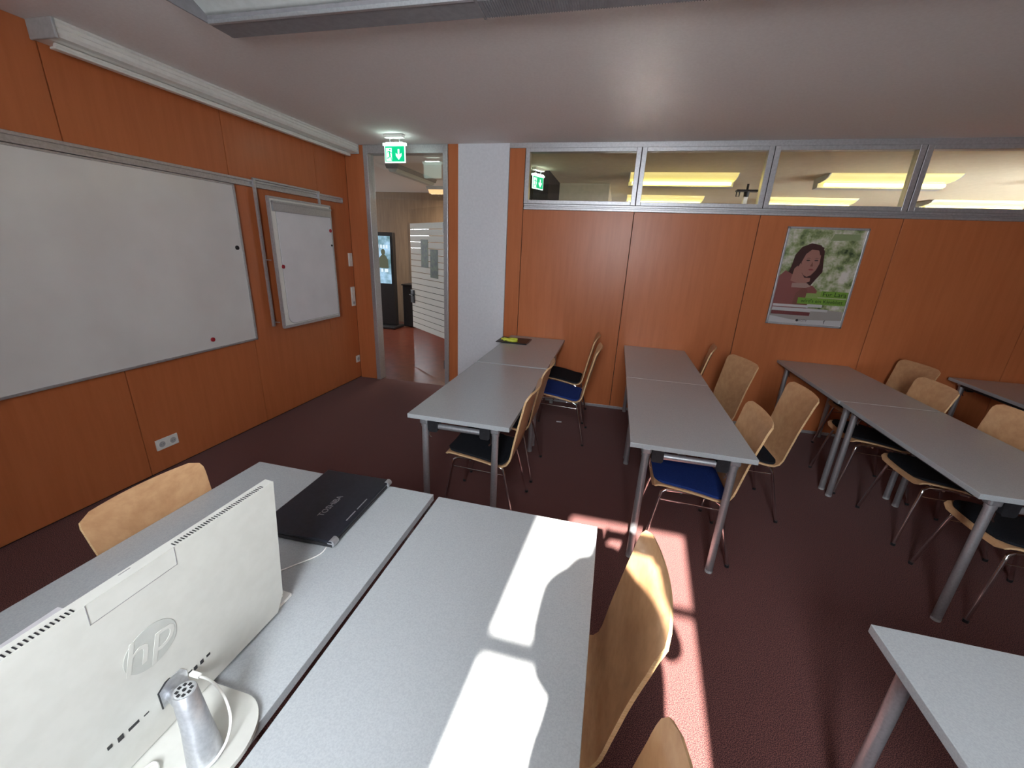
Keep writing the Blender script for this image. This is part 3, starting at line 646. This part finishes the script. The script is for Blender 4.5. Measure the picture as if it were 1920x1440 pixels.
vt = MB().box(.0, .0006, -.063, .069, .343, .3438, mtx=tilt).box(.0, .0006, -.0634, -.0626, .343, hh, mtx=tilt).box(.0, .0006, .0686, .0694, .343, hh, mtx=tilt)
vt.build('camera_door_joint', m_lampd, mt)
MB().prism([(-.0, -.063), (-.0, .069), (-.004, .045), (-.008, .038), (-.008, -.032), (-.004, -.040)], 'z', hh-.0004, hh+.0008, mtx=tilt).build('camera_lid', m_monitor, mt)
MB().box(-.0175, -.0165, -.007, .011, hh-.0004, hh+.0006, mtx=tilt).build('lid_mark', m_lampd, mt)
lz = .2175
MB().prism(circ(.004, lz, .0440, 44), 'x', 0.0001, .0007, mtx=tilt).build('logo_disc', m_logo, mt)
LM = tilt @ Matrix.Translation((.0008, .004, lz)) @ Matrix(((0, 0, 1, 0), (1, 0, 0, 0), (0, 1, 0, 0), (0, 0, 0, 1)))
sh = Matrix.Identity(4); sh[0][1] = .25
text('lettering', 'hp', .088, LM @ sh @ Matrix.Translation((0, .004, 0)), m_monitor, mt, .0004)
for y, z, a, b in ((.0945, .0800, .0040, .0028), (.0800, .0785, .0034, .0048), (.0665, .0785, .0034, .0048), (.0560, .0785, .0034, .0052), (.0395, .0785, .0034, .0048), (-.026, .083, .0042, .0012), (-.0465, .0845, .0085, .0032), (-.067, .0850, .0044, .0056), (-.083, .0880, .0034, .0038)):
    MB().box(-.001, .0008, y-a, y+a, z-b, z+b, mtx=tilt).build('port', m_blackpl, mt)
hexa = [(-.002, .102), (.012, .112), (.040, .112), (.050, .095), (.050, .065), (.0, .058)]
MB().prism(hexa, 'x', .0002, .0012, mtx=tilt).build('stand_plate', m_silver, mt)
MB().prism([(-.0020, .058), (-.0042, .103), (.011, .1145), (.020, .1145), (.012, .112), (-.002, .102), (.0, .058)], 'x', .0002, .002, mtx=tilt).build('plate_edge', m_blackpl, mt)
sx, sy = .095, -.012
MB().tube([(0.01, .018, .828), (sx-.01, sy, .87)], .012, 16).build('stand_arm', m_silver, mt)
MB().tube([(sx+.010, sy-.002, .75), (sx+.005, sy, .83), (sx, sy, .912), (sx, sy, .9135)], [.029, .0225, .0185, .0175], 28).build('stand_column', m_silver, mt)
g = MB(); g.tube([(sx, sy, .9135), (sx, sy, .9142)], .0150, 20)
g = g.build('column_end', m_greypl, mt)
tt = MB()
for k in range(8):
    a = 2*PI*k/8; tt.box(sx+.0105*math.cos(a)-.0026, sx+.0105*math.cos(a)+.0026, sy+.0105*math.sin(a)-.0024, sy+.0105*math.sin(a)+.0024, .9141, .9152)
tt.tube([(sx, sy, .914), (sx, sy, .9155)], .003, 10)
tt.build('locking_teeth', m_blackpl, g)['kind'] = 'stuff'
bs = [(-.015, -.095)]+[(.088+.078*math.cos(a), .095*math.sin(a)) for a in [(-PI/2)+PI*k/20 for k in range(0, 21)]]+[(-.015, .095)]
MB().prism(bs, 'z', T+.0005, T+.011).build('base_plate', m_monitor, mt)
# cables
cb_ = MB().tube(cat_spline([(.030, .056, .832), (.05, .056, .831), (.075, .052, .826), (.105, .042, .812), (.128, .025, .790), (.136, .0, .768), (.130, -.03, .757), (.105, -.055, .754), (.06, -.075, .754), (.025, -.075, .754), (.03, -.05, .756), (.052, -.06, .757), (.055, -.10, .755), (.0, -.15, .745), (-.02, -.2, .745)], 5), .0026, 8)
o = cb_.build('white_cable', m_whitepl, None, (-.741, .372, 0)); tag(o, 'white cable looping from the back of the computer down beside its stand', 'cable')
MB().box(0.006, .030, .051, .061, .829, .836, .002).build('plug', m_whitepl, o)
# keyboard
t = thing('keyboard', 'white keyboard lying on the desk behind the computer, only its end visible', 'keyboard', (-.825, .495, T))
MB().prism([(-.06, .0), (.065, .0), (.065, .008), (-.06, .016)], 'y', -.22, .22).build('base', m_whitepl, t)
kk = MB()
for i in range(5):
    for j in range(14): x = -.05+i*.021; y = -.205+j*.0295; kk.box(x, x+.018, y, y+.026, .015-(x+.05)*.065, .019-(x+.05)*.065)
kk.build('keys', m_whitepl, t)['kind'] = 'stuff'
o = MB().box(-.105, .105, -.148, .148, .0003, .0012).build('paper_sheet', m_paper, None, (-1.185, .375, T), math.radians(3)); tag(o, 'white sheet of paper on the desk behind the computer', 'paper')
# laptop
t = thing('laptop', 'closed black laptop lying on the wide desk', 'laptop', (-.915, 1.085, T), math.radians(2))
t.rotation_euler = (0, 0, math.radians(2.0))
hx_, hy_ = .140, .190
MB().box(-hx_, hx_, -hy_, hy_, .004, .018, .004).build('base', m_blackpl, t)
MB().box(-hx_, hx_, -hy_, hy_, .0185, .029, .004).build('lid', m_lap, t)
for s in (-1, 1): MB().tube([(hx_-.006, s*hy_*.86, .018), (hx_-.006, s*hy_*.995, .018)], .0125, 12).build('hinge', m_silver, t)
MB().box(hx_-.02, hx_-.016, -.085, -.03, .0288, .0298).box(hx_-.02, hx_-.016, -.02, .045, .0288, .0298).build('lid_trim', m_silver, t)
for a in (-1, 1):
    for b in (-1, 1): MB().tube([(a*.11, b*.16, 0), (a*.11, b*.16, .005)], .01, 10).build('rubber_foot', m_blackpl, t)
text('lettering', 'TOSHIBA', .030, Matrix.Translation((.022, -.025, .0292)) @ Matrix.Rotation(PI/2, 4, 'Z'), m_lampd, t, .0002)
o = MB().tube(cat_spline([(-.80, .93, T+.003), (-.79, .87, T+.003), (-.83, .81, T+.003), (-.86, .77, T+.003)], 5), .0018, 6).build('thin_cable', m_whitepl); tag(o, 'thin white cable between the laptop and the computer', 'cable')
# tablet and tape on the far left table
t = thing('tablet', 'flat black tablet folder on the far corner of the left row by the column', 'tablet', (-.965, 4.145, T), math.radians(-1))
MB().box(-.165, .165, -.135, .135, 0, .010, .003).build('cover', m_lap, t)
MB().box(-.155, .155, -.125, .125, .010, .0108).build('screen_glass', m_blackpl, t)
t = thing('ribbon_loop', 'crumpled bright yellow ribbon loop lying on the black tablet', 'ribbon', (-1.01, 4.08, T+.011))
def strip(pts, h, name):
    mb = MB(); v = []
    for p in pts: v += [(p[0], p[1], p[2]), (p[0], p[1], p[2]+h)]
    n = len(pts); fs = [(2*i, 2*i+2, 2*i+3, 2*i+1) for i in range(n-1)]
    mb.add(v, fs, 0, True)
    o = mb.build(name, m_yellow, t); md = o.modifiers.new('solid', 'SOLIDIFY'); md.thickness = .0015; return o
strip([(.045+.055*math.cos(a), .05*math.sin(a), .001) for a in [2*PI*k/20 for k in range(21)]], .026, 'loop')
strip([(-.02+.04*math.cos(a), .01+.032*math.sin(a), .001+.004*math.sin(3*a)) for a in [2*PI*k/16*.9 for k in range(17)]], .022, 'loop')
strip([(-.085, .02, .001), (-.06, .03, .002), (-.03, .01, .001), (0, -.03, .001), (.04, -.045, .001)], .02, 'tail')
o = MB().box(-.026, .026, -.012, .012, .0005, .003, .001).build('paper_scrap', m_paper, None, (-.388, 3.874, 0), .1); tag(o, 'small pale scrap of paper on the carpet near the blue seated chair', 'litter')

# ================================================================== ceiling light in the room
t = thing('ceiling_light', 'long unlit grey louvred ceiling light at the top of the picture', 'ceiling light', (-1.86, 1.52, CZ))
wing = [(.0, 0), (.10, -.030), (.20, -.055), (.26, -.085), (.285, -.098), (.285, -.092), (.26, -.078), (.20, -.047), (.10, -.022), (.02, 0)]
for i in range(3):
    L0 = i*1.235
    MB().prism(wing, 'x', L0, L0+1.228, smooth=True).build('wing_reflector', m_lampw, t)
    MB().prism([(.275, -.112), (.285, -.120), (.405, -.122), (.41, -.07), (.40, 0), (.30, 0), (.275, -.09)], 'x', L0, L0+1.228).build('body', m_lampd, t)
    MB().box(L0, L0+1.228, .272, .288, -.124, -.108, .002).build('edge_trim', m_silver, t)
    MB().box(L0+1.226, L0+1.237, .27, .412, -.127, -.1, .002).build('joint_strip', m_lampd, t)
h = MB()
for k in range(118): x = 1.25+k*.0100; h.box(x, x+.0035, .29, .403, -.1255, -.121)
h.build('louvre_slats', m_lampd, t)['kind'] = 'stuff'
MB().box(-.008, 0, 0.0, .40, -.12, 0, .002).prism(wing[:5]+[(.40, -.122), (.41, 0)], 'x', -.006, 0).build('end_cap', m_lampd, t)

# ================================================================== the photographer whose shadow falls on the desk
def photographer():
    J = {'pel': (.12, -.34, .93, .170, .115), 'waist': (.12, -.33, 1.08, .165, .115), 'chest': (.12, -.31, 1.28, .185, .125), 'neckb': (.09, -.29, 1.43, .12, .09), 'neck': (.03, -.27, 1.50, .058, .060),
         'jaw': (-.01, -.245, 1.555, .062, .075), 'head': (-.02, -.25, 1.620, .078, .095), 'crown': (-.02, -.255, 1.68, .062, .078)}
    for n_, sx in (('l', -1), ('r', 1)):
        J['sh'+n_] = (.12+sx*.17, -.30, 1.41, .066, .066); J['el'+n_] = (-.055 if sx < 0 else .33, -.14, 1.20, .050, .050)
        J['wr'+n_] = (.06+sx*.098, -.085, 1.60, .028, .026); J['palm'+n_] = (.06+sx*.088, -.055, 1.640, .030, .019)
        J['hip'+n_] = (.12+sx*.09, -.35, .88, .092, .098); J['kn'+n_] = (.12+sx*.11, -.34, .49, .060, .064); J['an'+n_] = (.12+sx*.12, -.37, .09, .042, .044)
        J['toe'+n_] = (.12+sx*.14, -.22, .045, .042, .034)
    E_ = [('pel', 'waist'), ('waist', 'chest'), ('chest', 'neckb'), ('neckb', 'neck'), ('neck', 'jaw'), ('jaw', 'head'), ('head', 'crown')]
    for n_ in 'lr': E_ += [('neckb', 'sh'+n_), ('sh'+n_, 'el'+n_), ('el'+n_, 'wr'+n_), ('wr'+n_, 'palm'+n_), ('pel', 'hip'+n_), ('hip'+n_, 'kn'+n_), ('kn'+n_, 'an'+n_), ('an'+n_, 'toe'+n_)]
    # fingers: four curled over the back of the phone edge, thumb below
    for n_, sx in (('l', -1), ('r', 1)):
        for k in range(4):
            a = 'f%d%s' % (k, n_); x0 = .06+sx*(.092-.004*k); z0 = 1.690-.015*k
            J[a+'0'] = (x0, -.040, z0-.012, .0095, .0095); J[a+'1'] = (.06+sx*(.083-.002*k), -.018, z0+.006, .0085, .0085); J[a+'2'] = (.06+sx*(.066+.003*k), -.010, z0+.004, .0075, .0075)
            E_ += [('palm'+n_, a+'0'), (a+'0', a+'1'), (a+'1', a+'2')]
        J['t0'+n_] = (.06+sx*.082, -.056, 1.632, .011, .011); J['t1'+n_] = (.06+sx*.060, -.050, 1.642, .009, .009); E_ += [('palm'+n_, 't0'+n_), ('t0'+n_, 't1'+n_)]
    keys = list(J); me = bpy.data.meshes.new('person'); me.from_pydata([J[k][:3] for k in keys], [(keys.index(a), keys.index(b)) for a, b in E_], [])
    o = bpy.data.objects.new('person', me); C.objects.link(o)
    sk = o.modifiers.new('skin', 'SKIN'); ss = o.modifiers.new('sub', 'SUBSURF'); ss.levels = ss.render_levels = 2
    sv = me.skin_vertices[0].data
    for i, k in enumerate(keys): sv[i].radius = J[k][3:]
    sv[0].use_root = True
    bpy.context.view_layer.update()
    dm = bpy.data.meshes.new_from_object(o.evaluated_get(bpy.context.evaluated_depsgraph_get()))
    o.modifiers.clear(); o.data = dm
    ms = [noisy(mat('skin', (.45, .27, .2), .5), (.43, .26, .19), (.5, .3, .22)), noisy(mat('shirt_cloth', (.1, .12, .16), .9), (.09, .11, .15), (.12, .14, .19), nscale=80), noisy(mat('trouser_cloth', (.03, .035, .06), .9), (.025, .03, .05), (.04, .045, .07), nscale=80), noisy(mat('shoe_leather', (.03, .02, .02), .4), (.03, .02, .02), (.04, .03, .03))]
    dm.materials.clear()
    for m_ in ms: dm.materials.append(m_)
    for p in dm.polygons:
        c = p.center; p.use_smooth = True
        p.material_index = 3 if c.z < .10 else 2 if c.z < .97 else (0 if (c.z > 1.475 and abs(c.x+.01) < .10 and c.y < -.15) or c.y > -.115 else 1)
    hd = MB()
    vs = []; fs = []; nn = 24
    for i in range(13):
        ph = -PI*.22+PI*.72*i/12
        for k in range(nn):
            th = 2*PI*k/nn; wv = 1+.05*math.sin(5*th+3*ph)
            fr = .52 if math.sin(th) > .45 and ph < .75 else 1
            vs.append((-.025+.155*wv*math.cos(ph)*math.cos(th), -.285+.135*wv*fr*math.cos(ph)*math.sin(th), 1.615+.135*math.sin(ph)+(0 if ph > 0 else .09*math.sin(ph))))
    for i in range(12):
        for k in range(nn): fs.append((i*nn+k, i*nn+(k+1) % nn, (i+1)*nn+(k+1) % nn, (i+1)*nn+k))
    hd.add(vs, fs, 0, True); hd.build('hair', noisy(mat('hair_brown', (.04, .02, .01), .6), (.03, .018, .01), (.06, .035, .02), (60, 60, 3)), o)
    for sx in (-1, 1):
        MB().tube([(-.02+sx*.030, -.164, 1.615), (-.02+sx*.030, -.152, 1.615)], [.012, .009], 12).build('eye', m_whitepl, o)
        MB().tube([(-.02+sx*.082, -.245, 1.59), (-.02+sx*.090, -.250, 1.615), (-.02+sx*.084, -.252, 1.635)], [.008, .012, .008], 8).build('ear', ms[0], o)
    MB().tube([(-.02, -.162, 1.615), (-.02, -.142, 1.585), (-.02, -.155, 1.578)], [.007, .013, .009], 8).build('nose', ms[0], o)
    MB().tube([(-.045, -.170, 1.548), (-.02, -.160, 1.546), (.005, -.170, 1.548)], .006, 8).build('mouth', m_red, o)
    tag(o, 'person in a dark shirt standing behind the desks holding up a phone', 'person')
    ph_ = thing('phone', 'black phone held up in both hands', 'phone', (.060, -.028, 1.665))
    MB().box(-.076, .076, -.004, .004, -.036, .036, .003).build('body', m_blackpl, ph_)
    MB().tube([(-.060, .004, .004), (-.060, .0055, .004)], .006, 12).build('lens_ring', m_silver, ph_)
photographer()
